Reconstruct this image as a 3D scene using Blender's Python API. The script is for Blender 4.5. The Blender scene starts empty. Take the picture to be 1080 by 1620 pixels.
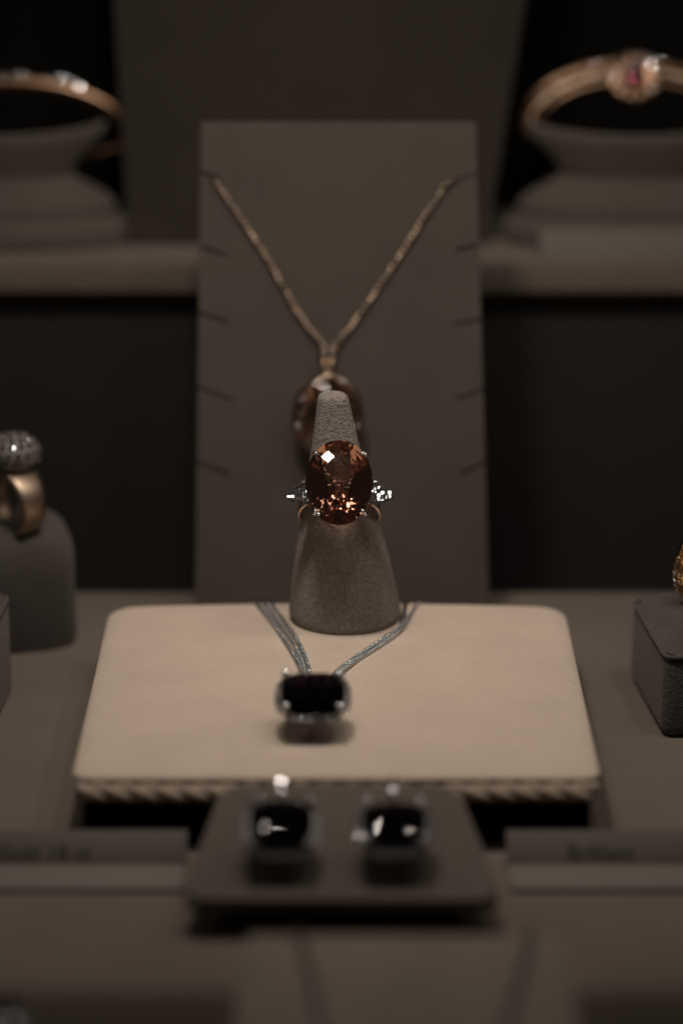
import bpy, bmesh, math, random
from mathutils import Vector, Matrix
random.seed(7)
S = 0.01                       # all lengths below are written in centimetres
sc = bpy.context.scene
COL = sc.collection
R = math.radians

# ------------------------------------------------------------------ materials
def new_mat(name):
    m = bpy.data.materials.new(name); m.use_nodes = True
    nt = m.node_tree
    return m, nt, nt.nodes['Principled BSDF']

def fabric(name, rgb, scale=1500, bump=0.5, dist=0.00035, var=0.16, sheen=0.25, stretch=(1, 1, 1), blotch=60, tint=(1, .9, .8)):
    m, nt, b = new_mat(name)
    tc = nt.nodes.new('ShaderNodeTexCoord')
    mp = nt.nodes.new('ShaderNodeMapping'); mp.inputs['Scale'].default_value = stretch
    nt.links.new(tc.outputs['Object'], mp.inputs['Vector'])
    n1 = nt.nodes.new('ShaderNodeTexNoise'); n1.inputs['Scale'].default_value = scale
    n1.inputs['Detail'].default_value = 4; n1.inputs['Roughness'].default_value = .65
    n2 = nt.nodes.new('ShaderNodeTexNoise'); n2.inputs['Scale'].default_value = blotch
    n2.inputs['Detail'].default_value = 5
    for n in (n1, n2): nt.links.new(mp.outputs['Vector'], n.inputs['Vector'])
    mx = nt.nodes.new('ShaderNodeMath'); mx.operation = 'MULTIPLY_ADD'
    nt.links.new(n2.outputs['Fac'], mx.inputs[0]); mx.inputs[1].default_value = .55
    ml = nt.nodes.new('ShaderNodeMath'); ml.operation = 'MULTIPLY'; ml.inputs[1].default_value = .5
    nt.links.new(n1.outputs['Fac'], ml.inputs[0]); nt.links.new(ml.outputs[0], mx.inputs[2])
    cr = nt.nodes.new('ShaderNodeValToRGB')
    cr.color_ramp.elements[0].position = .3; cr.color_ramp.elements[1].position = .75
    lo = [c * (1 - var) for c in rgb]; hi = [c * (1 + var) for c in rgb]
    cr.color_ramp.elements[0].color = (*lo, 1); cr.color_ramp.elements[1].color = (*hi, 1)
    nt.links.new(mx.outputs[0], cr.inputs['Fac'])
    nt.links.new(cr.outputs['Color'], b.inputs['Base Color'])
    bp = nt.nodes.new('ShaderNodeBump'); bp.inputs['Strength'].default_value = bump
    bp.inputs['Distance'].default_value = dist
    nt.links.new(n1.outputs['Fac'], bp.inputs['Height'])
    nt.links.new(bp.outputs['Normal'], b.inputs['Normal'])
    b.inputs['Roughness'].default_value = .95
    b.inputs['Specular IOR Level'].default_value = .12
    b.inputs['Sheen Weight'].default_value = sheen
    b.inputs['Sheen Roughness'].default_value = .5
    b.inputs['Sheen Tint'].default_value = (*tint, 1)
    return m

def plain(name, rgb, rough=.5, metal=0., spec=.5, noise=0.):
    m, nt, b = new_mat(name)
    b.inputs['Base Color'].default_value = (*rgb, 1)
    b.inputs['Roughness'].default_value = rough
    b.inputs['Metallic'].default_value = metal
    b.inputs['Specular IOR Level'].default_value = spec
    tc = nt.nodes.new('ShaderNodeTexCoord'); n = nt.nodes.new('ShaderNodeTexNoise')
    n.inputs['Scale'].default_value = 900; n.inputs['Detail'].default_value = 3
    nt.links.new(tc.outputs['Object'], n.inputs['Vector'])
    mr = nt.nodes.new('ShaderNodeMapRange')
    mr.inputs['To Min'].default_value = max(0.02, rough - .05); mr.inputs['To Max'].default_value = rough + .06
    nt.links.new(n.outputs['Fac'], mr.inputs['Value']); nt.links.new(mr.outputs['Result'], b.inputs['Roughness'])
    return m

def jewel(name, ior, absorb=None, density=0, rough=0.0, tint=(1, 1, 1)):
    m, nt, b = new_mat(name)
    b.inputs['Base Color'].default_value = (*tint, 1)
    b.inputs['Roughness'].default_value = rough
    b.inputs['IOR'].default_value = ior
    b.inputs['Transmission Weight'].default_value = 1
    if absorb:
        v = nt.nodes.new('ShaderNodeVolumeAbsorption')
        v.inputs['Color'].default_value = (*absorb, 1); v.inputs['Density'].default_value = density
        nt.links.new(v.outputs['Volume'], nt.nodes['Material Output'].inputs['Volume'])
    return m

M = dict(
    floor=fabric('floor suede', (.166, .135, .109), scale=1300, bump=.6, blotch=35),
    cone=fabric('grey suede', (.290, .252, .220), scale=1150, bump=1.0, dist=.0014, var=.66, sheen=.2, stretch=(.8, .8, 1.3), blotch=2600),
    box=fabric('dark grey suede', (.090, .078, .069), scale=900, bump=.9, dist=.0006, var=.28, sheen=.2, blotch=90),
    board=fabric('taupe board velvet', (.078, .065, .054), scale=1300, bump=.4, blotch=40, sheen=.15),
    panel=fabric('dim taupe panel cloth', (.048, .039, .033), scale=1200, bump=.4, blotch=30, sheen=.1),
    cream=fabric('cream nubuck', (.665, .55, .44), scale=1000, bump=.8, dist=.0005, var=.09, sheen=.15, blotch=70),
    rope=fabric('cream cord', (.46, .36, .28), scale=1700, bump=.6, var=.12, stretch=(.4, 2, 2)),
    stand=fabric('taupe velvet', (.120, .100, .083), scale=1200, bump=.5, blotch=50),
    black=fabric('black cloth', (.007, .0062, .0055), scale=1200, bump=.3, var=.2, sheen=0),
    riser=plain('black lacquer panel', (.030, .027, .024), rough=.5, spec=.3),
    gold=plain('yellow gold', (.83, .56, .27), rough=.16, metal=1),
    rose=plain('pale rose gold', (.86, .68, .56), rough=.12, metal=1),
    silver=plain('white gold', (.78, .78, .79), rough=.14, metal=1),
    diamond=jewel('diamond', 2.42),
    topaz=jewel('peach brown topaz', 1.63, (.91, .695, .57), 150),
    palegem=jewel('pale peach topaz', 1.63, (.92, .68, .48), 75),
    amethyst=jewel('deep violet stone', 1.56, (.24, .10, .20), 900),
    pink=jewel('pink stone', 1.7, (.85, .22, .42), 260),
    card=plain('matte white card', (.160, .138, .119), rough=.75, spec=.2),
    foot=plain('frosted label foot', (.195, .170, .147), rough=.45, spec=.4),
    chaingold=plain('rose gold chain', (.40, .30, .22), rough=.12, metal=1),
    bangle=plain('antique gold', (.40, .25, .155), rough=.33, metal=1),
    pale=fabric('pale taupe velvet', (.255, .213, .175), scale=1200, bump=.5, blotch=50),
    steel=plain('dark rhodium setting', (.26, .255, .26), rough=.32, metal=1),
    dark=plain('oxidised chain', (.10, .088, .075), rough=.4, metal=1),
    palestone=plain('pale pave setting', (.22, .20, .185), rough=.6),
    satin=plain('satin rose gold', (.46, .345, .25), rough=.42, metal=1),
    ink=plain('black ink', (.04, .036, .033), rough=.6, spec=.2),
)

# ------------------------------------------------------------------ helpers
def mesh_obj(name, verts, faces, mat, parent=None, smooth=True):
    me = bpy.data.meshes.new(name)
    me.from_pydata([tuple(Vector(v) * S) for v in verts], [], faces)
    me.update()
    bm = bmesh.new(); bm.from_mesh(me)
    bmesh.ops.recalc_face_normals(bm, faces=bm.faces)
    bm.to_mesh(me); bm.free()
    for p in me.polygons: p.use_smooth = smooth
    me.materials.append(mat)
    o = bpy.data.objects.new(name, me); COL.objects.link(o)
    if parent: o.parent = parent
    return o

def bm_obj(name, bm, mat, parent=None, smooth=True, angle=None):
    me = bpy.data.meshes.new(name)
    bmesh.ops.recalc_face_normals(bm, faces=bm.faces)
    if angle is not None:
        for e in bm.edges:
            if len(e.link_faces) == 2 and e.calc_face_angle(0) > R(angle): e.smooth = False
    for f in bm.faces: f.smooth = smooth
    bmesh.ops.scale(bm, vec=(S, S, S), verts=bm.verts)
    bm.to_mesh(me); bm.free()
    me.materials.append(mat)
    o = bpy.data.objects.new(name, me); COL.objects.link(o)
    if parent: o.parent = parent
    return o

def tag(o, label=None, cat=None, group=None, kind=None):
    if label: o['label'] = label
    if cat: o['category'] = cat
    if group: o['group'] = group
    if kind: o['kind'] = kind
    return o

def thing(name, loc, label, cat, group=None, rot=None, basis=None):
    o = bpy.data.objects.new(name, None); COL.objects.link(o)
    o.empty_display_size = .01
    mw = Matrix.Translation(Vector(loc) * S)
    if basis:
        bx, by, bz = [Vector(b).normalized() for b in basis]
        mr = Matrix((bx, by, bz)).transposed().to_4x4()
        mw = mw @ mr
    elif rot:
        mw = mw @ Matrix.Rotation(rot[2], 4, 'Z') @ Matrix.Rotation(rot[1], 4, 'Y') @ Matrix.Rotation(rot[0], 4, 'X')
    o.matrix_world = mw
    tag(o, label, cat, group)
    return o

def box_bm(x0, x1, y0, y1, z0, z1, r=0, seg=3, bm=None):
    own = bm or bmesh.new()
    res = bmesh.ops.create_cube(own, size=1)
    vs = res['verts']
    for v in vs:
        v.co = Vector((x0 if v.co.x < 0 else x1, y0 if v.co.y < 0 else y1, z0 if v.co.z < 0 else z1))
    if r:
        es = list({e for v in vs for e in v.link_edges})
        bmesh.ops.bevel(own, geom=es, offset=r, segments=seg, profile=.5, affect='EDGES')
    return own

def tube(points, rad, sides=8, closed=False, caps=True):
    """verts, faces of a tube; rad a number or list"""
    P = [Vector(p) for p in points]; n = len(P)
    rr = rad if isinstance(rad, (list, tuple)) else [rad] * n
    vs, fs = [], []
    up = None
    for i in range(n):
        if closed: t = P[(i + 1) % n] - P[i - 1]
        else: t = P[min(i + 1, n - 1)] - P[max(i - 1, 0)]
        t.normalize()
        if up is None:
            up = Vector((0, 0, 1)) if abs(t.z) < .9 else Vector((1, 0, 0))
        up = (up - t * up.dot(t)).normalized()
        bi = t.cross(up)
        for k in range(sides):
            a = 2 * math.pi * k / sides
            vs.append(P[i] + (up * math.cos(a) + bi * math.sin(a)) * rr[i])
    for i in range(n if closed else n - 1):
        j = (i + 1) % n
        for k in range(sides):
            l = (k + 1) % sides
            fs.append((i * sides + k, i * sides + l, j * sides + l, j * sides + k))
    if caps and not closed:
        fs.append(tuple(range(sides))); fs.append(tuple((n - 1) * sides + k for k in range(sides)))
    return vs, fs

def join(parts):
    V, F = [], []
    for v, f in parts:
        o = len(V); V += list(v); F += [tuple(i + o for i in q) for q in f]
    return V, F

def sphere(c, r, nu=10, nv=7, sc3=(1, 1, 1)):
    V, F = [], []
    c = Vector(c)
    for j in range(nv + 1):
        th = math.pi * j / nv
        for i in range(nu):
            a = 2 * math.pi * i / nu
            V.append(c + Vector((math.sin(th) * math.cos(a) * sc3[0], math.sin(th) * math.sin(a) * sc3[1], math.cos(th) * sc3[2])) * r)
    for j in range(nv):
        for i in range(nu):
            k = (i + 1) % nu
            F.append((j * nu + i, j * nu + k, (j + 1) * nu + k, (j + 1) * nu + i))
    return V, F

def lathe(profile, seg=64, sx=1, sy=1, offs=None, a0=0, a1=2 * math.pi, closed=True):
    V, F = [], []
    cols = seg if closed else seg + 1
    for k, (r, z) in enumerate(profile):
        ox, oy = offs(z) if offs else (0, 0)
        for i in range(cols):
            a = a0 + (a1 - a0) * i / seg
            V.append(Vector((r * math.cos(a) * sx + ox, r * math.sin(a) * sy + oy, z)))
    for k in range(len(profile) - 1):
        for i in range(seg):
            j = (i + 1) % cols
            F.append((k * cols + i, k * cols + j, (k + 1) * cols + j, (k + 1) * cols + i))
    return V, F

def resample(pts, step, smooth=2):
    P = [Vector(p) for p in pts]
    for _ in range(smooth):
        Q = [P[0]]
        for a, b in zip(P, P[1:]): Q += [a * .75 + b * .25, a * .25 + b * .75]
        Q.append(P[-1]); P = Q
    out = [P[0]]; acc = 0
    for a, b in zip(P, P[1:]):
        L = (b - a).length; d = step - acc
        while d <= L:
            out.append(a + (b - a) * (d / L)); d += step
        acc = (acc + L) % step if L else acc
        acc = L - (d - step)
    return out

def chain_mesh(pts, pitch, w, wire, up=Vector((0, 0, 1)), ring=8, sides=5, roll=45):
    """interlinked oval links, alternately turned by 90 degrees"""
    P = resample(pts, pitch); parts = []
    for i in range(len(P) - 1):
        t = (P[i + 1] - P[max(i - 1, 0)]).normalized()
        u = up - t * up.dot(t)
        u = u.normalized() if u.length > 1e-4 else Vector((1, 0, 0))
        b = t.cross(u)
        a0 = R(roll) if i % 2 else R(roll + 90)
        a0 += random.uniform(-.2, .2)
        s = u * math.cos(a0) + b * math.sin(a0)
        loop = [P[i] + t * (math.cos(2 * math.pi * k / ring) * pitch * .88) + s * (math.sin(2 * math.pi * k / ring) * (w / 2 - wire)) for k in range(ring)]
        parts.append(tube(loop, wire, sides, closed=True))
    return join(parts)

def gem_bm(planes, size):
    """a convex stone: one flat facet per cutting plane (normal, offset), each clipped by all the others"""
    PL = []
    for n, d in planes:
        n = Vector(n); L = n.length; PL.append((n / L, d / L))
    bm = bmesh.new()
    for i, (n, d) in enumerate(PL):
        a = n.orthogonal().normalized(); b = n.cross(a); c = n * d
        poly = [c + a * size + b * size, c - a * size + b * size, c - a * size - b * size, c + a * size - b * size]
        for j, (m, e) in enumerate(PL):
            if j == i: continue
            if n.dot(m) > .9999999 and abs(d - e) < 1e-7:
                if j < i: poly = []; break
                continue
            out = []
            k = len(poly)
            sd = [p.dot(m) - e for p in poly]
            for q in range(k):
                p0, p1, s0, s1 = poly[q], poly[(q + 1) % k], sd[q], sd[(q + 1) % k]
                if s0 <= 1e-9: out.append(p0)
                if (s0 < -1e-9 and s1 > 1e-9) or (s0 > 1e-9 and s1 < -1e-9):
                    out.append(p0 + (p1 - p0) * (s0 / (s0 - s1)))
            poly = out
            if len(poly) < 3: break
        if len(poly) >= 3:
            bm.faces.new([bm.verts.new(p) for p in poly])
    bmesh.ops.remove_doubles(bm, verts=bm.verts, dist=2e-4)
    bmesh.ops.dissolve_degenerate(bm, edges=bm.edges, dist=1e-5)
    bo = [e for e in bm.edges if e.is_boundary]
    if bo: bmesh.ops.holes_fill(bm, edges=bo)
    return bm

def oval_planes(a, b, h, D, diag, off, n_g=40, n_p=18, tiers=(.985, .86, .68, .47, .24), ex=1.12):
    """checkerboard dome (tangent planes of a paraboloid on a diagonal lattice) over a tiered pavilion"""
    P = []
    for k in range(n_g):
        f = 2 * math.pi * (k + .5) / n_g
        P.append(((math.cos(f) / a, math.sin(f) / b, 0), 1.0))
    N = 12
    for i in range(-N, N + 1):
        for j in range(-N, N + 1):
            if (i + j) % 2: continue
            x, y = off[0] + i * diag / 2, off[1] + j * diag / 2
            rho = (x / a) ** 2 + (y / b) ** 2
            if rho > 1.15: continue
            k = .78 * h / (a * b) * 1.0
            n = (2 * k * x, 2 * k * y, 1)
            z = h - k * (x * x + y * y) + .06
            P.append((n, n[0] * x + n[1] * y + z))
    g = .06
    for t, rho in enumerate(tiers):
        z = -D * (1 - rho ** ex) - g; dz = D * ex * rho ** (ex - 1)     # slope of the profile at rho
        for k in range(n_p):
            f = 2 * math.pi * (k + (.5 if t % 2 else 0)) / n_p
            nx, ny = math.cos(f) / a, math.sin(f) / b
            nz = -1.0 / dz
            P.append(((nx, ny, nz), rho + nz * z))
    return P

def brilliant_bm(r, nf=8, table=.56, ch=.32, pd=.86):
    P = []
    for k in range(16):
        f = 2 * math.pi * k / 16; P.append(((math.cos(f), math.sin(f), 0), r))
    P.append(((0, 0, 1), r * ch))
    for k in range(nf):
        f = 2 * math.pi * k / nf
        sl = ch / (1 - table)
        P.append(((math.cos(f) * sl, math.sin(f) * sl, 1), r * sl * 1.0))
        P.append(((math.cos(f) * pd, math.sin(f) * pd, -1), r * pd * 1.0 + r * .05))
        f += math.pi / nf
        P.append(((math.cos(f) * sl * 1.6, math.sin(f) * sl * 1.6, 1), r * sl * 1.66))
        P.append(((math.cos(f) * pd * .8, math.sin(f) * pd * .8, -1), r * pd * .86 + r * .05))
    return gem_bm(P, r * 4)

def cushion_planes(a, b, h, D):
    P = []; ex = .66
    n = 24
    for k in range(n):                       # superellipse girdle
        f = 2 * math.pi * k / n
        cx, sx = math.cos(f), math.sin(f)
        x = a * math.copysign(abs(cx) ** ex, cx); y = b * math.copysign(abs(sx) ** ex, sx)
        p = 2 / ex
        g = (math.copysign(abs(x / a) ** (p - 1), x) / a, math.copysign(abs(y / b) ** (p - 1), y) / b)
        P.append(((g[0], g[1], 0), g[0] * x + g[1] * y))
        if k % 2 == 0:
            for sl, zz, ins in ((1.5, .05, 0), (.85, .05 + h * .34, .07), (.45, .05 + h * .62, .20), (.112, h, .47)):
                gl = math.hypot(*g); nx, ny = g[0] / gl, g[1] / gl
                P.append(((nx * sl, ny * sl, 1), nx * sl * (x - nx * ins) + ny * sl * (y - ny * ins) + zz))
        for t, (sl, ins, zz) in enumerate(((1.5, 0, -.05), (.95, .12, -.22), (.75, .3, -.36))):
            if (k + t) % 2: continue
            gl = math.hypot(*g); nx, ny = g[0] / gl, g[1] / gl
            P.append(((nx * sl, ny * sl, -1), nx * sl * (x - nx * ins) + ny * sl * (y - ny * ins) - zz))
    P.append(((0, 0, 1), h)); P.append(((0, 0, -1), D))
    return P

LAMPS = [(-6.6, -7.2, 31), (-2.4, -6.6, 31), (5.2, -7.0, 31)]
EYE = (0, -60, 25.5)
def world_of(o):
    m = o.matrix_basis.copy()
    while o.parent: o = o.parent; m = o.matrix_basis @ m
    return m
def glint(parent, p, jit):
    """a table set to catch one of the case lamps, give or take a few degrees"""
    m = world_of(parent); w = m @ (Vector(p) * S)
    h = (Vector(random.choice(LAMPS)) * S - w).normalized() + (Vector(EYE) * S - w).normalized()
    n = m.to_3x3().inverted() @ h.normalized()
    return n + Vector((random.uniform(-jit, jit), random.uniform(-jit, jit), random.uniform(-jit, jit)))
_dia = {}
def diamonds(spots, r, parent, mat=None, nrm=None, catch=0., jit=.05, name='diamond'):
    """separate small brilliants sharing one mesh; spots = (x, y, z) or ((x,y,z), normal)"""
    mat = mat or M['diamond']
    key = (round(r, 4), mat.name)
    for s in spots:
        p, n = s if len(s) == 2 else (s, nrm or (0, 0, 1))
        if random.random() < catch: n = glint(parent, p, jit)
        if key not in _dia:
            o = bm_obj(name, brilliant_bm(r), mat, parent, smooth=False); _dia[key] = o
        else:
            o = _dia[key].copy(); COL.objects.link(o); o.parent = parent; o.name = name
        q = Vector(n).to_track_quat('Z', 'Y').to_matrix().to_4x4()
        o.matrix_local = Matrix.Translation(Vector(p) * S) @ q @ Matrix.Rotation(random.uniform(0, 6), 4, 'Z')

def struct(name, bm, mat, smooth=False):
    o = bm_obj(name, bm, mat, smooth=smooth, angle=30); o['kind'] = 'structure'; return o

# ------------------------------------------------------------------ the setting
fb = box_bm(-19, 19, -13.4, 8.48, -1.6, 0, 0)
for v in fb.verts:
    if v.co.y < 0 and v.co.z < -1: v.co.y -= .95          # the front edge slopes away
bmesh.ops.bevel(fb, geom=fb.edges[:], offset=.34, segments=4, profile=.5, affect='EDGES')
struct('floor', fb, M['floor'], True)
struct('lower_floor', box_bm(-22, 22, -26, 22, -3.3, -3.0), M['floor'])
struct('plinth', box_bm(-18.6, 18.6, -13.0, 8.1, -2.998, -1.603), M['black'])
struct('shelf', box_bm(-22, 22, 12.5, 19.5, 7.14, 8.03, .1, 3), M['floor'], True)
struct('riser_panel', box_bm(-22, 22, 13.2, 13.6, -2.998, 7.137), M['riser'])
struct('back_wall', box_bm(-24, 24, 20, 20.4, -2.998, 26), M['black'])
bm = bmesh.new()
y0, y1 = 14.55, 15.9
fr = [(-5.95, y0, 8.033), (4.06, y0, 8.033), (6.1, y1, 22), (-6.55, y1, 22)]
v = [bm.verts.new(p) for p in fr] + [bm.verts.new((p[0], p[1] + .5, p[2])) for p in fr]
for q in ((0, 1, 2, 3), (7, 6, 5, 4), (0, 4, 5, 1), (1, 5, 6, 2), (2, 6, 7, 3), (3, 7, 4, 0)): bm.faces.new([v[i] for i in q])
struct('back_panel', bm, M['panel'])

# ------------------------------------------------------------------ cream pad with rope trim
pad = thing('display_pad', (0, 0, 0), 'cream rectangular jewellery pad with twisted rope trim, holding the ring cone', 'display pad')
def bow(x, y):                                 # the stuffing lifts the middle and the back of the cushion
    return .13 * max(0, 1 - abs((x + .11) / 5.63) ** 2.2) * min(1, max(0, (y + 7.2) / 5))
def cushion_top(x0, x1, y0, y1, z0, zt, rc_b, rc_f, dome, rnd=.28):
    nx, ny = 90, 80
    V, F = [], []
    cx, cy = (x0 + x1) / 2, (y0 + y1) / 2; hx, hy = (x1 - x0) / 2, (y1 - y0) / 2
    def sd(x, y):                       # signed inside distance of a rounded rectangle
        rc = rc_b if y > cy else rc_f
        qx, qy = abs(x - cx) - hx + rc, abs(y - cy) - hy + rc
        return -(math.hypot(max(qx, 0), max(qy, 0)) + min(max(qx, qy), 0) - rc)
    # concentric loops from the rim to the middle
    def loop(off):
        pts = []
        n = 200
        for k in range(n):
            a = 2 * math.pi * k / n
            d = Vector((math.cos(a), math.sin(a)))
            lo, hi = 0, 12
            for _ in range(40):
                m_ = (lo + hi) / 2
                if sd(cx + d.x * m_ * hx / 6, cy + d.y * m_ * hy / 6) > off: lo = m_
                else: hi = m_
            pts.append((cx + d.x * lo * hx / 6, cy + d.y * lo * hy / 6))
        return pts
    prof = [(.20, z0), (.06, z0 + .02), (.01, z0 + .07)]
    for k in range(7):
        a = math.pi / 2 * k / 6
        prof.append((rnd * (1 - math.cos(a)), z0 + .08 + (zt - z0 - .08) * math.sin(a)))
    for off in (.8, 1.1, 1.5, 2.0, 2.6, 3.2, 3.8, 4.3, 4.7): prof.append((off, None))
    n = 200
    zr = zt
    for off, z in prof:
        for (x, y) in loop(off):
            zz = z if z is not None else zr
            if off >= rnd * .9 or z is None:
                q = max(0, off - rnd) / 4.6
                zz = zr + dome * (1 - (1 - min(1, q * 1.25)) ** 2.2)
            V.append((x, y, zz + bow(x, y) * min(1, max(0, (zz - z0) / (zt - z0)))))
    m_ = len(prof)
    for k in range(m_ - 1):
        for i in range(n):
            j = (i + 1) % n
            F.append((k * n + i, k * n + j, (k + 1) * n + j, (k + 1) * n + i))
    F.append(tuple((m_ - 1) * n + i for i in range(n))); F.append(tuple(range(n)))
    return V, F
V, F = cushion_top(-5.74, 5.52, -7.24, 2.98, 1.44, 1.67, .7, .40, .13, .60)
mesh_obj('cushion', V, F, M['cream'], pad)
path = []
for t in range(60): path.append((-5.46, 2.6 - 9.6 * t / 60, 1.27))
path += [(-5.47, -7.10, 1.27), (-5.50, -7.27, 1.27)]
for t in range(1, 110): path.append((-5.45 + 10.7 * t / 110, -7.30, 1.27))
path += [(5.30, -7.27, 1.27), (5.29, -7.10, 1.27)]
for t in range(60): path.append((5.26, -7.0 + 9.6 * t / 60, 1.27))
P = resample(path, .06, 1)
parts = []
for s in range(3):
    pts, prev = [], None
    for i, p in enumerate(P):
        t = (P[min(i + 1, len(P) - 1)] - P[max(i - 1, 0)]).normalized()
        u = Vector((0, 0, 1)); b = t.cross(u)
        a = 2 * math.pi * (i * .06 / 1.62 + s / 3)
        pts.append(p + (u * math.cos(a) + b * math.sin(a)) * (.10 + .006 * math.sin(i * .11 + s)))
    parts.append(tube(pts, [.112 + .012 * math.sin(i * .23 + 2 * s) * math.sin(i * .071) for i in range(len(pts))], 9))
V, F = join(parts)
mesh_obj('rope_trim', V, F, M['rope'], pad)
bm_obj('base', box_bm(-5.50, 5.30, -7.06, 2.7, 0.0, 1.10, .05, 2), M['black'], pad, True, 30)

# ------------------------------------------------------------------ ring cone
prof = [(0, 1.842), (1.18, 1.842), (1.29, 1.87), (1.345, 1.95), (1.35, 2.06)]
for z, r in ((2.6, 1.262), (3.2, 1.158), (3.8, 1.046), (4.42, .925), (5.0, .80), (5.6, .68), (6.2, .56), (6.7, .47), (7.1, .405), (7.3, .372)):
    prof.append((r, z))
for k in range(1, 7):
    a = math.pi / 2 * k / 6
    prof.append((.372 - .17 * (1 - math.cos(a)) if k < 6 else .16, 7.3 + .19 * math.sin(a)))
prof.append((0, 7.5))
cz = 1.842
V, F = lathe([(r, z - cz) for r, z in prof], 96, offs=lambda z: (-.052 * z, -.01 * z))
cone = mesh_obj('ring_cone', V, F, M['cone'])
cone.location = Vector((.09, 1.50, cz + .045)) * S
tag(cone, 'tapering grey suede ring cone standing on the cream pad, wearing the oval stone ring', 'ring cone')

# ------------------------------------------------------------------ the big oval ring
tau = R(28)
n_ = Vector((0, -math.cos(tau), math.sin(tau))); u_ = Vector((0, math.sin(tau), math.cos(tau)))
ring = thing('gemstone_ring', (-.055, 1.44, 5.01), 'ring with a huge oval faceted peach-brown stone and diamond shoulders, worn by the grey cone', 'ring',
             basis=((1, 0, 0), u_, n_))       # local x right, y up the stone, z out of the stone
TS = 1.70                                     # height of the girdle over the ring's axis
A_, B_ = .775, 1.0
stone = bm_obj('stone', gem_bm(oval_planes(A_, B_, .268, .605, .31, (-.26, .58), n_p=24, tiers=(.98, .88, .76, .64, .5, .36, .2), ex=1.3), 5), M['topaz'], ring, smooth=False)
stone.location = Vector((0, 0, TS)) * S
# band: a flat hoop in the local xz plane
def hoop(r_in, th, wid, z0=0, a0=0, a1=2 * math.pi, n=96, taper=0.0):
    V, F = [], []
    for i in range(n):
        a = a0 + (a1 - a0) * i / n
        c, s_ = math.cos(a), math.sin(a)
        w = wid * (1 - taper * (1 - s_) / 2) / 2
        for k in range(8):
            f = 2 * math.pi * k / 8 + math.pi / 8
            rr = r_in + th / 2 + th / 2 * max(-1, min(1, 1.3 * math.cos(f)))
            yy = w * max(-1, min(1, 1.3 * math.sin(f)))
            V.append((rr * c, yy, rr * s_ + z0))
    for i in range(n):
        j = (i + 1) % n
        for k in range(8):
            l = (k + 1) % 8
            F.append((i * 8 + k, i * 8 + l, j * 8 + l, j * 8 + k))
    return V, F
V, F = hoop(.91, .08, .40, z0=-.08, taper=.2)
bnd = mesh_obj('band', V, F, M['rose'], ring)
piv = Vector((0, -.04, .95)) * S            # the shank drops away towards the back of the cone
bnd.matrix_local = Matrix.Translation(piv) @ Matrix.Rotation(R(-20), 4, 'X') @ Matrix.Translation(-piv)
def oval_loop(a, b, z, n=48): return [(a * math.cos(2 * math.pi * k / n), b * math.sin(2 * math.pi * k / n), z) for k in range(n)]
g1 = tube(oval_loop(.60, .78, TS - .32), .035, 8, True)
g2 = tube(oval_loop(.44, .58, TS - .50), .035, 8, True)
st = []
for s in (-1, 1):
    st.append(tube([(s * .36, 0, TS - .55), (s * .55, 0, TS - .80), (s * .72, 0, .62)], .05, 8))
V, F = join([g1, g2] + st)
mesh_obj('basket', V, F, M['silver'], ring)
for sx in (-1, 1):
    for sy in (-1, 1):
        c, s_ = .72 * sx, .70 * sy
        pr_ = [(A_ * c * .5, B_ * s_ * .5, TS - .6), (A_ * c * .88, B_ * s_ * .88, TS - .28), (A_ * c * 1.03, B_ * s_ * 1.03, TS - .02), (A_ * c * 1.0, B_ * s_ * 1.0, TS + .09)]
        parts = [tube(pr_, [.05, .05, .052, .05], 8)]
        parts.append(sphere((A_ * c * .97, B_ * s_ * .97, TS + .12), .058))
        parts.append(sphere((A_ * c * .97 + .07, B_ * s_ * 1.0 - .045, TS + .085), .05))
        V, F = join(parts); mesh_obj('claw', V, F, M['silver'], ring)
for sx in (-1, 1):
    zt = 1.18
    tri = [(.60, .30), (.60, -.40), (.98, -.40), (1.29, -.22)]
    bm = bmesh.new()
    lo = [bm.verts.new((sx * x, y, zt - .14 - .10 * (x - .6))) for x, y in tri]; hi = [bm.verts.new((sx * x, y, zt - .10 * (x - .6))) for x, y in tri]
    bm.faces.new(lo); bm.faces.new(hi)
    for k in range(4): bm.faces.new((lo[k], lo[(k + 1) % 4], hi[(k + 1) % 4], hi[k]))
    bmesh.ops.bevel(bm, geom=bm.edges[:], offset=.015, segments=2, affect='EDGES')
    sh = bm_obj('shoulder', bm, M['silver'], ring, True, 40)
    spots, beads = [], []
    for ci in range(8):
        x = .665 + .086 * ci
        top, bot = .29 - .50 * (x - .6) / .69, -.385 + max(0, x - .98) * .55
        y = bot + .045 + (.045 if ci % 2 else 0)
        while y < top + .01 and x < 1.28:
            tilt = Vector((sx * .25 + random.uniform(-.2, .2), random.uniform(-.12, .25), 1))
            spots.append(((sx * x, y, zt + .02 - .10 * (x - .6)), tilt))
            beads.append(sphere((sx * (x + .045), y + .045, zt + .015 - .1 * (x - .6)), .016, 6, 4))
            y += .092
    diamonds(spots, .053, sh, catch=.95, jit=.055)
    V, F = join(beads); mesh_obj('pave_beads', V, F, M['silver'], sh)

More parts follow.
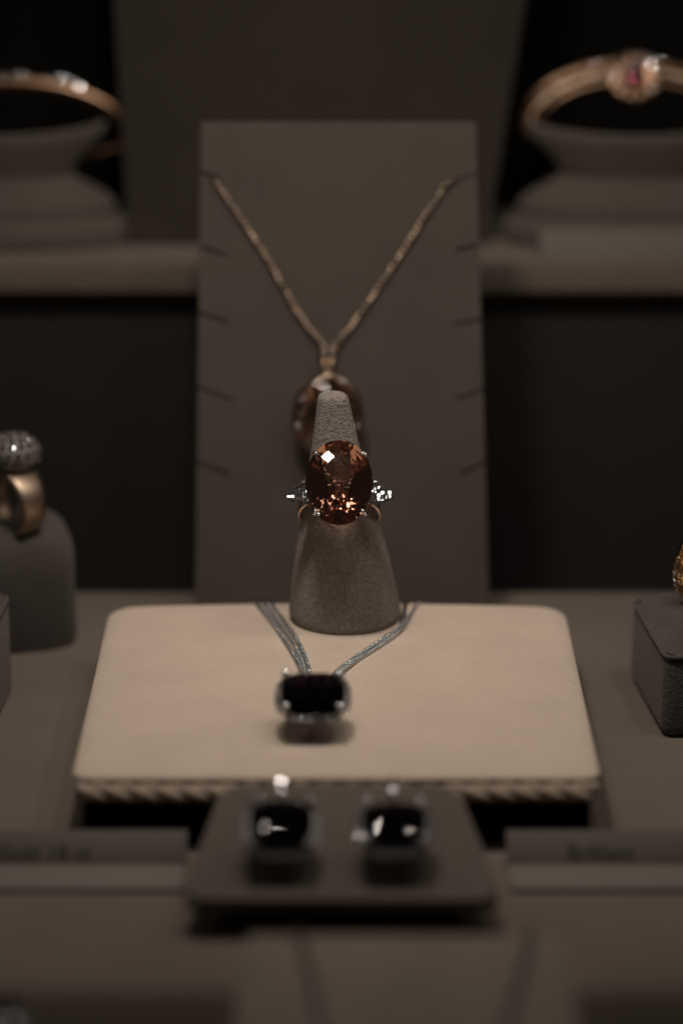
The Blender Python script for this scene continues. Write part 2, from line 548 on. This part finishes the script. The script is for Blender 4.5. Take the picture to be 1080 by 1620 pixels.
# ------------------------------------------------------------------ necklace board behind
LB = R(14)
bn = Vector((0, -math.cos(LB), math.sin(LB))); bu = Vector((0, math.sin(LB), math.cos(LB)))
BASIS = ((1, 0, 0), bu, bn)
def half(v, s):                                # board outline, left (-1) or right (+1)
    return (-3.765 + .195 * (v - 1) / 11.92) if s < 0 else (3.79 - .38 * (v - 1) / 11.92)
slotsL = [(11.66, .50, -.22), (9.76, .68, -.22), (8.07, .78, -.25), (6.17, .90, -.35), (4.22, .85, -.30)]
slotsR = [(11.60, .66, -.20), (9.81, .60, -.14), (7.91, .70, -.14), (6.10, .68, -.23), (4.22, .63, -.28)]
pts = []
w = .06
pts.append((half(0, -1), 0))
for v, ln, dv in reversed(slotsL):
    x = half(v, -1)
    pts += [(x, v - w / 2), (x + ln, v + dv - w / 2), (x + ln, v + dv + w / 2), (x, v + w / 2)]
pts.append((half(12.92, -1) + .0, 12.92)); pts.append((half(12.92, 1), 12.92))
for v, ln, dv in slotsR:
    x = half(v, 1)
    pts += [(x, v + w / 2), (x - ln, v + dv + w / 2), (x - ln, v + dv - w / 2), (x, v - w / 2)]
pts.append((half(0, 1), 0))
bm = bmesh.new()
lo = [bm.verts.new((x, y, -.3)) for x, y in pts]; hi = [bm.verts.new((x, y, 0)) for x, y in pts]
bm.faces.new(lo[::-1]); bm.faces.new(hi)
for k in range(len(pts)):
    j = (k + 1) % len(pts); bm.faces.new((lo[k], lo[j], hi[j], hi[k]))
bmesh.ops.triangulate(bm, faces=[f for f in bm.faces if len(f.verts) > 4])
board = bm_obj('necklace_board', bm, M['board'], None, False)
board.matrix_world = Matrix.Translation(Vector((0, 5.5, .08)) * S) @ Matrix([Vector(b) for b in BASIS]).transposed().to_4x4()
bv = board.modifiers.new('soft', 'BEVEL'); bv.width = .035 * S; bv.segments = 2; bv.limit_method = 'ANGLE'; bv.angle_limit = R(40)
tag(board, 'tall taupe velvet board with slits along both edges, leaning behind the ring cone', 'necklace board')

# gold necklace
neck = thing('gold_necklace', (0, 5.5, .08), 'gold chain with an oval peach-brown pendant hung on the tall slit board', 'necklace', basis=BASIS)
nz = .14
V, F = chain_mesh([(-3.35, 11.46, -.1), (-3.18, 11.40, nz), (-1.79, 9.33, nz), (-1.22, 8.25, nz), (-.52, 7.30, nz + .05), (-.38, 7.12, nz + .15)], .125, .115, .021, up=Vector((0, 0, 1)), roll=20)
mesh_obj('chain', V, F, M['chaingold'], neck)
V, F = chain_mesh([(3.0, 11.42, -.1), (2.72, 11.40, nz), (2.57, 11.25, nz), (1.38, 9.40, nz), (.58, 8.20, nz), (-.14, 7.26, nz + .05), (-.32, 7.12, nz + .15)], .125, .115, .021, up=Vector((0, 0, 1)), roll=20)
mesh_obj('chain', V, F, M['chaingold'], neck)
for ch, pts in zip([o for o in neck.children if o.name.startswith('chain')], ([(-3.18, 11.40), (-1.79, 9.33), (-1.22, 8.25), (-.52, 7.30)], [(2.57, 11.25), (1.38, 9.40), (.58, 8.20), (-.14, 7.26)])):
    P = resample([(x, y, nz + .05) for x, y in pts], .16, 0)
    diamonds([((p.x + random.uniform(-.02, .02), p.y, p.z), (random.uniform(-.5, .5), random.uniform(-.1, .6), 1)) for p in P], .045, ch, M['satin'], catch=.6, jit=.16, name='cut_link')
px, py, pz = -.35, 5.50, .78
V, F = join([tube([(px + .20, py + 1.70, .22), (px + .12, py + 1.45, .34), (px + .05, py + 1.2, .42), (px, py + .98, .6)], [.035, .045, .045, .04], 8),
             tube([(px - .20, py + 1.70, .22), (px - .12, py + 1.45, .34), (px - .05, py + 1.2, .42), (px, py + .98, .6)], [.035, .045, .045, .04], 8),
             sphere((px, py + 1.04, .55), .06)])
bail = mesh_obj('bail', V, F, M['bangle'], neck)
diamonds([((px - .14, py + 1.5, .42), (0, .2, 1)), ((px + .14, py + 1.5, .42), (0, .2, 1)), ((px, py + 1.25, .5), (0, .2, 1))], .075, bail)
pst = bm_obj('pendant_stone', gem_bm(oval_planes(.80, .93, .26, .60, .34, (.06, .50), n_p=20, tiers=(.98, .86, .7, .5, .3), ex=1.3), 5), M['palegem'], neck, smooth=False)
pst.location = Vector((px, py, pz)) * S
V, F = join([tube([(px + x, py + y, z + pz) for x, y, z in oval_loop(.86, .99, -.04)], .045, 8, True),
             tube([(px + x, py + y, z + pz) for x, y, z in oval_loop(.6, .7, -.4)], .045, 8, True)])
mesh_obj('frame', V, F, M['chaingold'], neck)
for sx in (-1, 1):
    for sy in (-1, 1):
        c, s_ = (.42, .92) if sy > 0 else (.95, .3)
        c *= sx; s_ *= sy if sy > 0 else -1
        V, F = join([tube([(px + .6 * c, py + .7 * s_, pz - .4), (px + .84 * c, py + .97 * s_, pz), (px + .80 * c, py + .93 * s_, pz + .1)], .045, 8), sphere((px + .80 * c, py + .93 * s_, pz + .11), .06)])
        mesh_obj('claw', V, F, M['silver'], neck)

# ------------------------------------------------------------------ silver necklace on the pad
sn = thing('silver_necklace', (-.62, -5.35, 1.84), 'white metal necklace of fine chains with dark square pendant, on the cream pad', 'necklace')
o0 = Vector((-.62, -5.35, 1.84))
def rel(l): return [Vector((p[0], p[1], padz(p[0], p[1]) + .05 + p[2])) - o0 for p in resample(l, .2, 1)]
zc = 0
def padz(x, y):                                # height of the cushion under a point
    off = min(x + 5.74, 5.52 - x, y + 7.24, 2.98 - y)
    if off < .6: z = 1.67 - .15 * (1 - math.sqrt(max(0, 1 - (1 - max(0, off) / .6) ** 2)))
    else: z = 1.67 + .13 * (1 - (1 - min(1, (off - .6) / 4.6 * 1.25)) ** 2.2)
    return z + bow(x, y)
sL = [[(-2.25, 3.15, 0), (-2.16, 2.92, 0), (-2.08, 2.55, zc), (-1.55, .6, zc), (-1.28, -.5, zc), (-.95, -1.9, zc), (-.75, -3.6, .12)],
      [(-2.05, 3.15, 0), (-1.97, 2.92, 0), (-1.90, 2.5, zc), (-1.45, .75, zc), (-1.12, -.45, zc), (-.86, -1.9, zc), (-.70, -3.6, .12)],
      [(-1.82, 3.15, 0), (-1.75, 2.92, 0), (-1.72, 2.4, zc), (-1.32, .9, zc), (-1.02, -.3, zc), (-.76, -1.9, zc), (-.64, -3.6, .12)]]
sR = [[(2.0, 3.15, 0), (1.92, 2.92, 0), (1.84, 2.5, zc), (1.55, .95, zc), (1.46, .45, zc), (.95, -.55, zc), (.20, -1.8, zc), (-.45, -3.5, .12)],
      [(1.72, 3.15, 0), (1.66, 2.92, 0), (1.52, 2.1, zc), (1.46, 1.1, zc), (1.40, .30, zc), (.86, -.48, zc), (.10, -1.75, zc), (-.5, -3.5, .12)],
      [(1.55, 3.15, 0), (1.50, 2.92, 0), (1.56, 2.2, zc + .07), (1.50, 1.0, zc + .07), (1.40, .42, zc + .07), (.90, -.44, zc + .05), (.16, -1.70, zc), (-.52, -3.5, .12)]]
for l in sL + sR:
    V, F = chain_mesh(rel(l), .094, .122, .029, roll=15)
    mesh_obj('chain', V, F, M['silver'], sn)

def cluster(parent, at, tilt, a, b, depth, nd, rd, leg, mat):
    """cushion stone in a diamond halo on a tapering open setting; parts parented to parent"""
    sub = bpy.data.objects.new('pendant_head', None)
    mt = Matrix.Translation(Vector(at) * S) @ Matrix.Rotation(tilt, 4, 'X')
    bpy.data.objects.remove(sub)
    def put(o): o.matrix_local = mt; return o
    put(bm_obj('stone', gem_bm(cushion_planes(a, b, .27, depth), 5), mat, parent, smooth=False))
    ex = .7
    def sup(k, n, f, z): 
        t = 2 * math.pi * k / n; c, s_ = math.cos(t), math.sin(t)
        return Vector((a * f * math.copysign(abs(c) ** ex, c), b * f * math.copysign(abs(s_) ** ex, s_), z))
    n = 64
    V, F = join([tube([sup(k, n, 1.04, -.04) for k in range(n)], .026, 6, True),
                 tube([sup(k, n, 1.17, -.10) for k in range(n)], .026, 6, True),
                 tube([sup(k, n, .55, -leg) for k in range(n)], .035, 6, True), tube([(0, b * .5, -leg), (0, b * .6, -leg - .45)], .04, 6)])
    halo = put(mesh_obj('halo', V, F, M['steel'], parent))
    pts = [sup(k, 400, 1.12, 0) for k in range(400)] ; per = sum((pts[i] - pts[i - 1]).length for i in range(400))
    sp, acc, nxt = [], 0, 0
    for i in range(400):
        if acc >= nxt and len(sp) < nd:
            p = pts[i]; sp.append(((p.x, p.y, -.03), (p.x * .3 + random.uniform(-.25, .25), p.y * .3 + random.uniform(-.25, .25), 1))); nxt += per / nd
        acc += (pts[i] - pts[i - 1]).length
    diamonds(sp, rd, halo, catch=.10, jit=.06)
    for sx in (-1, 1):
        for sy in (-1, 1):
            ca = .86
            f = lambda k, z: (sx * a * ca * k, sy * b * ca * k, z)
            V, F = join([tube([f(.52, -leg), f(.9, -.25), f(1.08, .02), f(1.0, .14)], [.05, .055, .065, .06], 8), sphere(f(.97,   .17), .085, 12, 8, (1, 1, .7))])
            put(mesh_obj('claw', V, F, M['silver'], parent))
    return mt

mt = cluster(sn, (0, 0, .86), R(24), .69, .585, .36, 32, .055, .46, M['amethyst'])
V, F = join([tube([(.02 + .16 * math.cos(a * math.pi / 6), .80 + .14 * math.sin(a * math.pi / 6), .52 + .1 * math.sin(a * math.pi / 6)) for a in range(12)], .05, 8, True),
             tube([(-.1, 1.5, .14), (0, 1.1, .4), (.02, .95, .52)], .06, 8)])
mesh_obj('bail', V, F, M['silver'], sn)

# ------------------------------------------------------------------ earrings on their stand
es = thing('earring_stand', (0, -9.5, 0), 'taupe velvet trapezoid earring stand holding two dark drop earrings', 'earring stand')
def plate_bm(z0, th, yb, yf, zb, zf, wb, wf, r):
    bm = bmesh.new()
    c = [(-wf[0], yf, zf), (wf[1], yf, zf), (wb[1], yb, zb), (-wb[0], yb, zb)]
    # rounded outline
    out = []
    for k in range(4):
        p, a, b = Vector(c[k]), Vector(c[k - 1]), Vector(c[(k + 1) % 4])
        da, db = (a - p).normalized(), (b - p).normalized()
        for t in range(7):
            q = t / 6
            out.append(p + da * r * (1 - q) ** 2 + db * r * q ** 2)
    nrm = Vector((0, zf - zb, yb - yf)).normalized()
    if nrm.z < 0: nrm = -nrm
    hi = [bm.verts.new(p) for p in out]; lo = [bm.verts.new(p - nrm * th) for p in out]
    bm.faces.new(hi); bm.faces.new(lo[::-1])
    for k in range(len(out)):
        j = (k + 1) % len(out); bm.faces.new((hi[k], lo[k], lo[j], hi[j]))
    rim = [e for e in bm.edges if (e.verts[0] in hi and e.verts[1] in hi)]
    bmesh.ops.bevel(bm, geom=rim, offset=.09, segments=3, affect='EDGES')
    return bm
bm_obj('plate', plate_bm(0, .30, 1.9, -1.95, 1.60, .86, (2.50, 2.43), (3.18, 3.20), .42), M['stand'], es, True, 35)
bm = box_bm(-2.3, 2.3, -1.25, 1.5, 0, .62, .06, 2)
for v in bm.verts:
    if v.co.z > .3: v.co.z += (v.co.y + 1.25) * .2
bm_obj('base', bm, M['black'], es, True, 35)
for k, (x, lab) in enumerate(((-1.21, 'dark violet square drop earring on the taupe stand, left one, below the pendant'),
                              (1.06, 'dark violet square drop earring on the taupe stand, right one, with a pinkish glint'))):
    e = thing('drop_earring', (x, -10.42, 1.05), lab, 'earring', 'pair of dark drop earrings')
    cluster(e, (0, 0, .92), R(26.5 if k == 0 else 22), .66, .60, .34, 30, .052, .44, M['amethyst'])
    V, F = join([tube([(.0, .55, .95), (-.01, .85, 1.20), (-.02, 1.15, 1.45), (-.03, 1.30, 1.38), (-.03, 1.38, 1.1), (-.03, 1.40, .30)], [.05, .05, .045, .035, .03, .03], 8)])
    dr = mesh_obj('drop_link', V, F, M['silver'], e)
    diamonds([((0, .62, 1.06), (0, -.5 + .2 * k, 1)), ((-.01, .82, 1.24), (.1, -.7, 1)), ((-.02, 1.03, 1.42), (0, -.4, 1))], .052, dr, catch=.8 if k == 0 else .25, jit=.04)

# ------------------------------------------------------------------ printed labels
def label_holder(x0, x1, yb, z0, label, text=None, tx=0, fd=1.1, h=.74, size=.46):
    t = thing('label_holder', ((x0 + x1) / 2, yb, z0), label, 'label', 'printed labels on the display')
    hw = (x1 - x0) / 2
    bm_obj('foot', box_bm(-hw, hw, -fd, .06, 0, .12, .03, 2), M['foot'], t, True, 35)
    card = bm_obj('card', box_bm(-hw, hw, 0, .05, 0, h, .015, 2), M['card'], t, True, 35)
    card.matrix_local = Matrix.Translation(Vector((0, -.03, .125)) * S) @ Matrix.Rotation(R(-36), 4, 'X')
    if text:
        cu = bpy.data.curves.new('lettering', 'FONT'); cu.body = text; cu.size = size * S; cu.extrude = .003 * S
        cu.offset = .004 * S
        cu.align_x = 'LEFT'
        tmp = bpy.data.objects.new('lettering', cu); COL.objects.link(tmp)
        me = bpy.data.meshes.new_from_object(tmp.evaluated_get(bpy.context.evaluated_depsgraph_get()))
        bpy.data.objects.remove(tmp); bpy.data.curves.remove(cu)
        lo = bpy.data.objects.new('lettering', me); COL.objects.link(lo); lo.parent = card
        me.materials.clear(); me.materials.append(M['ink'])
        lo.matrix_local = Matrix.Translation(Vector((tx - (x0 + x1) / 2, -.006, .09)) * S) @ Matrix.Rotation(R(90), 4, 'X')
    return t
label_holder(-9.2, -3.24, -8.38, 0, 'white label left of the earring stand, printed Gold 18 ct', 'Gold 18 ct', -7.25)
label_holder(3.46, 9.4, -8.38, 0, 'white label right of the earring stand, printed Brilliant', 'Brilliant', 4.72)
label_holder(5.45, 11.2, 13.05, 8.033, 'blank pale label on the upper shelf before the bangle with the pink stone', None, fd=.45, h=.72)

# ------------------------------------------------------------------ ring boxes
def ring_box(loc, rot, sx, sy, h, dome, label, rnd=.35, r=.16, piping=True):
    t = thing('ring_box', loc, label, 'ring box', 'suede ring blocks beside the pad', rot=(0, 0, rot))
    bm_obj('body', box_bm(-sx / 2, sx / 2, -sy / 2, sy / 2, 0, h, r, 6), M['box'], t, True, 40)
    # domed top pad
    ins = .05 if piping else 0
    bm = box_bm(-sx / 2 + ins, sx / 2 - ins, -sy / 2 + ins, sy / 2 - ins, h - (.12 if piping else .8), h + .22, 0)
    bmesh.ops.subdivide_edges(bm, edges=bm.edges[:], cuts=14, use_grid_fill=True)
    ax, ay = sx / 2 - ins + (0 if piping else .01), sy / 2 - ins + (0 if piping else .01)
    for v in bm.verts:
        if v.co.z > h - (.05 if piping else .3):
            u, w_ = v.co.x / ax, v.co.y / ay
            k = (1 - min(1, abs(u)) ** 4) * (1 - min(1, abs(w_)) ** 4)
            if v.co.z > h + .2: v.co.z = h + .02 + dome * max(0, k) ** .5
            else: v.co.z = min(v.co.z, h + .02)
        rr = math.hypot(max(0, abs(v.co.x) - ax + rnd), max(0, abs(v.co.y) - ay + rnd))
        if rr > rnd:
            f = rnd / rr
            v.co.x = math.copysign(ax - rnd + (abs(v.co.x) - ax + rnd) * f, v.co.x)
            v.co.y = math.copysign(ay - rnd + (abs(v.co.y) - ay + rnd) * f, v.co.y)
    bm_obj('top_pad', bm, M['box'], t, True)
    if not piping: return t
    out = []
    for (cx, cy, a0) in ((ax - .2, ay - .2, 0), (-ax + .2, ay - .2, 90), (-ax + .2, -ay + .2, 180), (ax - .2, -ay + .2, 270)):
        for k in range(6):
            a = R(a0 + 18 * k); out.append((cx + .23 * math.cos(a), cy + .23 * math.sin(a), h + .0))
    V, F = tube(out, .055, 8, True)
    mesh_obj('piping', V, F, M['box'], t)
    return t
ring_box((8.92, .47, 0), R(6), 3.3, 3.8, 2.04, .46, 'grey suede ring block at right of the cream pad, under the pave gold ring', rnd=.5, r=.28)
prof = [(.985, 0), (1, .05), (1, 2.15), (.99, 2.40), (.965, 2.62), (.92, 2.80), (.84, 2.95), (.72, 3.06), (.5, 3.14), (.28, 3.18), (0, 3.19)]
V, F = lathe(prof, 80)
V = [Vector((1.55 * math.copysign(math.hypot(v.x, v.y) * abs(math.cos(a)) ** .55, math.cos(a)), 1.45 * math.copysign(math.hypot(v.x, v.y) * abs(math.sin(a)) ** .55, math.sin(a)), v.z)) for v, a in ((v, math.atan2(v.y, v.x)) for v in V)]
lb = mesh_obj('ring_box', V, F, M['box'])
lb.location = Vector((-8.42, 5.2, 0)) * S; lb.rotation_euler = (0, 0, R(14))
tag(lb, 'tall dome-topped grey suede ring block at far left carrying the diamond cluster ring', 'ring box', 'suede ring blocks beside the pad')
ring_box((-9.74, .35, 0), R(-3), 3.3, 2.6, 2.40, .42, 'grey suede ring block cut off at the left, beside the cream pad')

# gold pave ring on the right block
rg = thing('pave_ring', (8.80, 1.0, 2.45), 'gold ring studded with tiny stones on the grey block at right of the pad', 'ring', rot=(0, 0, R(35)))
V, F = [], []
n = 72
for i in range(n):
    a = 2 * math.pi * i / n; w_ = .28 + .22 * max(0, math.sin(a))
    for k in range(10):
        f = 2 * math.pi * k / 10
        rr = .86 + .10 * math.cos(f)
        V.append((rr * math.cos(a), w_ * math.sin(f), .82 + rr * math.sin(a)))
for i in range(n):
    j = (i + 1) % n
    for k in range(10):
        l = (k + 1) % 10
        F.append((i * 10 + k, i * 10 + l, j * 10 + l, j * 10 + k))
bd = mesh_obj('band', V, F, M['gold'], rg)
sp = []
for i in range(26):
    a = R(-35 + 250 * i / 25)
    for yy in (-.2, 0, .2):
        if len(sp) < 95: sp.append(((.965 * math.cos(a), yy, .82 + .965 * math.sin(a)), (math.cos(a), random.uniform(-.3, .3), math.sin(a))))
diamonds(sp, .075, bd, catch=.12, jit=.08)

# cluster ring on the left block
cr = thing('cluster_ring', (-8.16, 4.6, 3.08), 'gold ring with a rounded cluster of white diamonds on the tall left block', 'ring', rot=(0, 0, R(-52)))
V, F = [], []
for i in range(n):
    a = 2 * math.pi * i / n; w_ = .34 + .12 * max(0, math.sin(a))
    for k in range(10):
        f = 2 * math.pi * k / 10
        rr = .86 + .07 * math.cos(f)
        V.append((rr * math.cos(a), w_ * math.sin(f), .74 + rr * math.sin(a)))
for i in range(n):
    j = (i + 1) % n
    for k in range(10):
        l = (k + 1) % 10
        F.append((i * 10 + k, i * 10 + l, j * 10 + l, j * 10 + k))
mesh_obj('band', V, F, M['satin'], cr)
V, F = lathe([(0, 1.45), (.30, 1.5), (.55, 1.75), (.68, 2.0), (.62, 2.25), (.4, 2.42), (.2, 2.48), (0, 2.5)], 32)
hd = mesh_obj('cluster_head', V, F, M['palestone'], cr)
sp = [((0, 0, 2.52), (0, 0, 1))]
for rr, zz, cnt, ti in ((.22, 2.48, 6, .3), (.42, 2.41, 12, .6), (.58, 2.28, 16, 1.4), (.68, 2.08, 18, 4), (.66, 1.88, 17, 20)):
    for k in range(cnt):
        a = 2 * math.pi * k / cnt + rr
        sp.append(((rr * math.cos(a), rr * math.sin(a), zz), (math.cos(a) * ti, math.sin(a) * ti, 1)))
diamonds(sp, .085, hd, catch=.08, jit=.07)

# ------------------------------------------------------------------ bangle stands and bangles on the upper shelf
def bangle_stand(x, y, label, k=1.0):
    t = thing('bangle_stand', (x, y, 8.033), label, 'bangle stand', 'bangle stands on the upper shelf')
    pr_ = [(0, 0), (3.45, 0), (3.58, .08), (3.6, .40), (3.52, .66), (3.36, .76), (3.1, .80), (3.08, .84), (3.22, .92), (3.2, 1.12), (2.95, 1.38), (2.5, 1.62), (2.15, 1.82), (2.05, 1.95), (0, 1.96)]
    V, F = lathe([(r * k, z) for r, z in pr_], 72, sy=.42)
    mesh_obj('base', V, F, M['stand'], t)
    # cradle: the front half of a flaring elliptical cup
    out = [(2.02, 1.90), (2.12, 2.1), (2.45, 2.45), (2.8, 2.75), (2.98, 3.02), (3.0, 3.22)]
    pf = [(r * k, z) for r, z in out] + [(r * k - .22, z) for r, z in reversed(out)]
    V, F = lathe(pf, 48, sy=.42, a0=math.pi, a1=2 * math.pi, closed=False)
    V = [Vector((v.x, v.y, v.z + .18 * (v.x / 3) ** 2)) for v in V]
    c = 49; m_ = len(pf)
    F.append(tuple(k_ * c for k_ in range(m_))); F.append(tuple(k_ * c + 48 for k_ in range(m_)))
    for i in range(48): F.append((i, i + 1, (m_ - 1) * c + i + 1, (m_ - 1) * c + i))
    mesh_obj('cradle', V, F, M['stand'], t)
    return t
bangle_stand(8.16, 15.1, 'taupe velvet bangle stand on the upper shelf, under the bangle with the pink stone')
bangle_stand(-9.55, 15.1, 'taupe velvet bangle stand at upper left, under the plain-edged diamond bangle')

def flat(b, t): return b * math.sin(t) * (1 if math.sin(t) > 0 else .40)   # bangles are flatter underneath
def oval_path(a, b, z0, n=96): return [(a * math.cos(2 * math.pi * i / n), 0, z0 + flat(b, 2 * math.pi * i / n)) for i in range(n)]
bg = thing('bangle', (8.13, 15.75, 9.2), 'ornate gold bangle with a pink centre stone on the right upper stand', 'bangle')
n = 96
rails = []
for dr in (-.24, .24):
    for dy in (-.22, .22): rails.append(tube([(p[0], p[1] + dy, p[2]) for p in oval_path(2.80 + dr, 1.50 + dr, 2.02)], .10, 8, True))
beads = []
for i in range(150):
    a = 2 * math.pi * i / 150
    beads.append(sphere((2.84 * math.cos(a), (-.18 if i % 2 else .40), 2.02 + flat(1.52, a)), .17, 8, 6))
V, F = join(rails + beads)
hp = mesh_obj('hoop', V, F, M['bangle'], bg)
V, F = lathe([(0, -.10), (.62, -.08), (.76, .02), (.66, .10), (.4, .02), (0, -.02)], 32)
fl = mesh_obj('flower', V, F, M['bangle'], bg)
flm = Matrix.Translation(Vector((0, -.40, 3.42)) * S) @ Matrix.Rotation(R(62), 4, 'X')
fl.matrix_local = flm
sp = [((.58 * math.cos(2 * math.pi * k / 12), .58 * math.sin(2 * math.pi * k / 12), .16), (math.cos(2 * math.pi * k / 12) * .4, math.sin(2 * math.pi * k / 12) * .4, 1)) for k in range(12)]
diamonds(sp, .10, fl)
ps = bm_obj('centre_stone', gem_bm(oval_planes(.24, .34, .10, .2, .12, (0, 0), 24, 10, (.95, .6)), 3), M['pink'], bg, smooth=False)
ps.matrix_local = flm @ Matrix.Translation(Vector((0, 0, .26)) * S)
sp = []
for i in range(17):
    a = R(50 + 80 * i / 16)
    if abs(a - math.pi / 2) < R(14): continue
    for dy in (-.15, .15): sp.append(((3.04 * math.cos(a), dy - .1, 2.02 + 1.76 * math.sin(a)), (math.cos(a) * .5, -.6, .9)))
diamonds(sp, .085, hp, catch=.16, jit=.05)

sp = []
for i in range(44):
    a = R(22 + 136 * i / 43)
    if abs(a - math.pi / 2) < R(13): continue
    sp.append(((2.86 * math.cos(a), -.36, 2.02 + flat(1.56, a)), (math.cos(a) * .4, -.6, 1)))
diamonds(sp, .10, hp, M['satin'], catch=.6, jit=.12, name='stud')

bg2 = thing('bangle', (-9.25, 15.75, 8.9), 'slim gold bangle with a row of white diamonds on the left upper stand', 'bangle')
V, F = [], []
for i in range(n):
    a = 2 * math.pi * i / n
    for k in range(10):
        f = 2 * math.pi * k / 10
        r1 = .24 * math.cos(f)
        V.append(((3.32 + r1) * math.cos(a), .26 * math.sin(f), 1.98 + flat(1.52 + r1, a)))
for i in range(n):
    j = (i + 1) % n
    for k in range(10):
        l = (k + 1) % 10
        F.append((i * 10 + k, i * 10 + l, j * 10 + l, j * 10 + k))
hp = mesh_obj('hoop', V, F, M['bangle'], bg2)
sp = []
for i in range(15):
    a = R(56 + 66 * i / 14)
    for dy in (-.13, .13): sp.append(((3.50 * math.cos(a), dy - .12, 1.98 + 1.74 * math.sin(a)), (math.cos(a) * .5 + random.uniform(-.2, .2), -.5 + random.uniform(-.3, .3), 1)))
diamonds(sp, .075, hp, catch=.5, jit=.035)

# ------------------------------------------------------------------ lowest tier in the foreground
bm = bmesh.new()
c = [(-3.1, -2.6, 3.7), (3.1, -2.6, 3.7), (3.06, 2.55, 4.62), (-3.06, 2.55, 4.62)]
hi = [bm.verts.new(p) for p in c]; lo = [bm.verts.new((p[0] * 1.02, p[1], 0)) for p in c]
bm.faces.new(hi); bm.faces.new(lo[::-1])
for k in range(4): bm.faces.new((hi[k], lo[k], lo[(k + 1) % 4], hi[(k + 1) % 4]))
bmesh.ops.bevel(bm, geom=bm.edges[:], offset=.16, segments=4, affect='EDGES')
blk = bm_obj('display_block', bm, M['pale'], None, True, 40)
blk.location = Vector((1.17, -16.75, -2.998)) * S
tag(blk, 'taupe sloping display block blurred at the bottom of the picture', 'display block')
fn = thing('silver_chain', (1.17, -16.75, 1.3), 'blurred necklace chain laid in a V on the sloping block in the foreground', 'necklace')
sl = .179
def onb(x, y): return (x, y, .37 - 1.3 + .93 + sl * y - .015)
for pts in ([(-2.0, 2.4), (-1.8, 1.6), (-1.5, -.6), (-1.0, -2.3)], [(2.35, 2.4), (2.2, 1.5), (1.7, -.6), (1.1, -2.3)]):
    for d in (0,):
        V, F = chain_mesh([onb(x + d, y) for x, y in pts], .08, .12, .026)
        mesh_obj('chain', V, F, M['dark'], fn)
ring_box((-6.75, -17.2, -2.998), 0, 2.6, 2.4, 1.9, .3, 'grey suede ring block on the lowest tier at bottom left')
fr = thing('solitaire_ring', (-6.12, -16.6, -.80), 'sparkling white diamond ring blurred in the bottom left corner', 'ring', rot=(0, 0, R(20)))
V, F = hoop(.80, .1, .25, z0=.85)
mesh_obj('band', V, F, M['silver'], fr)
V, F = lathe([(0, 1.62), (.3, 1.70), (.42, 1.9), (.4, 1.98), (0, 1.96)], 24)
hd = mesh_obj('head', V, F, M['silver'], fr)
diamonds([((0, 0, 2.02), (.1, -.4, 1))], .40, hd)
diamonds([((.48 * math.cos(k * .7), .48 * math.sin(k * .7), 1.93), (math.cos(k * .7) * .6, math.sin(k * .7) * .6, 1)) for k in range(9)], .09, hd, catch=.4, jit=.05)

# ------------------------------------------------------------------ light: a row of case lamps above, plus added sparkle lights
def area(name, loc, aim, size, power, col, spread=180):
    l = bpy.data.lights.new(name, 'AREA'); l.shape = 'SQUARE'; l.size = size * S
    l.spread = R(spread); l.energy = power; l.color = col
    o = bpy.data.objects.new(name, l); COL.objects.link(o)
    o.location = Vector(loc) * S
    o.rotation_euler = (Vector(aim) - Vector(loc)).to_track_quat('-Z', 'Y').to_euler()
    return o
WARM = (1, .90, .81)
for x, y, p, sz in ((-6.6, -7.2, .022, 2.2), (-2.4, -6.4, .145, 3.0), (5.2, -7.0, .038, 2.4), (13.4, -6, .040, 2.8)):
    area('case_lamp', (x, y, 31), (x * .4, 4, 4), sz, p * .84, WARM, 108)
for x, y in ((-9.5, -12.5), (-4.4, -14), (1.2, -12.8), (4.6, -15), (9.6, -12.6), (-1, -18)):
    area('sparkle_light', (x, y, 31), (x * .4, 4, 4), 1.0, .0028, WARM, 130)  # small lights added towards the front so the oval stone sparkles
for k in range(14):
    a = k * 2.4; r = 9 + 1.3 * k
    area('sparkle_light', (r * math.cos(a), -4 + .8 * r * math.sin(a), 30 - .25 * k), (0, 0, 4), .6, .0010, (.92, .97, 1) if k % 2 else WARM)  # scattered tiny lights, added for glints in the diamonds and metal
area('case_lamp', (22, -3, 27), (7, 0, 2), 2.6, .020, WARM)
area('case_lamp', (-21, -3, 27), (-7, 0, 2), 2.6, .018, WARM)
w = bpy.data.worlds.new('World'); sc.world = w; w.use_nodes = True
w.node_tree.nodes['Background'].inputs['Color'].default_value = (1, .88, .76, 1)
w.node_tree.nodes['Background'].inputs['Strength'].default_value = .012

# ------------------------------------------------------------------ camera
cam = bpy.data.cameras.new('camera'); co = bpy.data.objects.new('camera', cam); COL.objects.link(co)
co.location = Vector((0, -60, 25.5)) * S
co.rotation_euler = (R(90 - 18.8), 0, 0)
cam.sensor_fit = 'VERTICAL'; cam.sensor_height = 36; cam.sensor_width = 24
cam.lens = 4300 / 1620 * 36
cam.clip_start = .05; cam.clip_end = 20
cam.dof.use_dof = True; cam.dof.focus_distance = .632; cam.dof.aperture_fstop = 4.0
cam.dof.aperture_blades = 0
sc.camera = co

sc.render.engine = 'CYCLES'
cy = sc.cycles
cy.use_denoising = True
cy.max_bounces = 20; cy.transmission_bounces = 16; cy.glossy_bounces = 8; cy.diffuse_bounces = 4
cy.caustics_reflective = True; cy.caustics_refractive = True; cy.blur_glossy = 0.3
cy.sample_clamp_indirect = 6
vs = sc.view_settings
vs.view_transform = 'Standard'; vs.look = 'None'; vs.exposure = 0; vs.gamma = 1
vs.use_curve_mapping = False
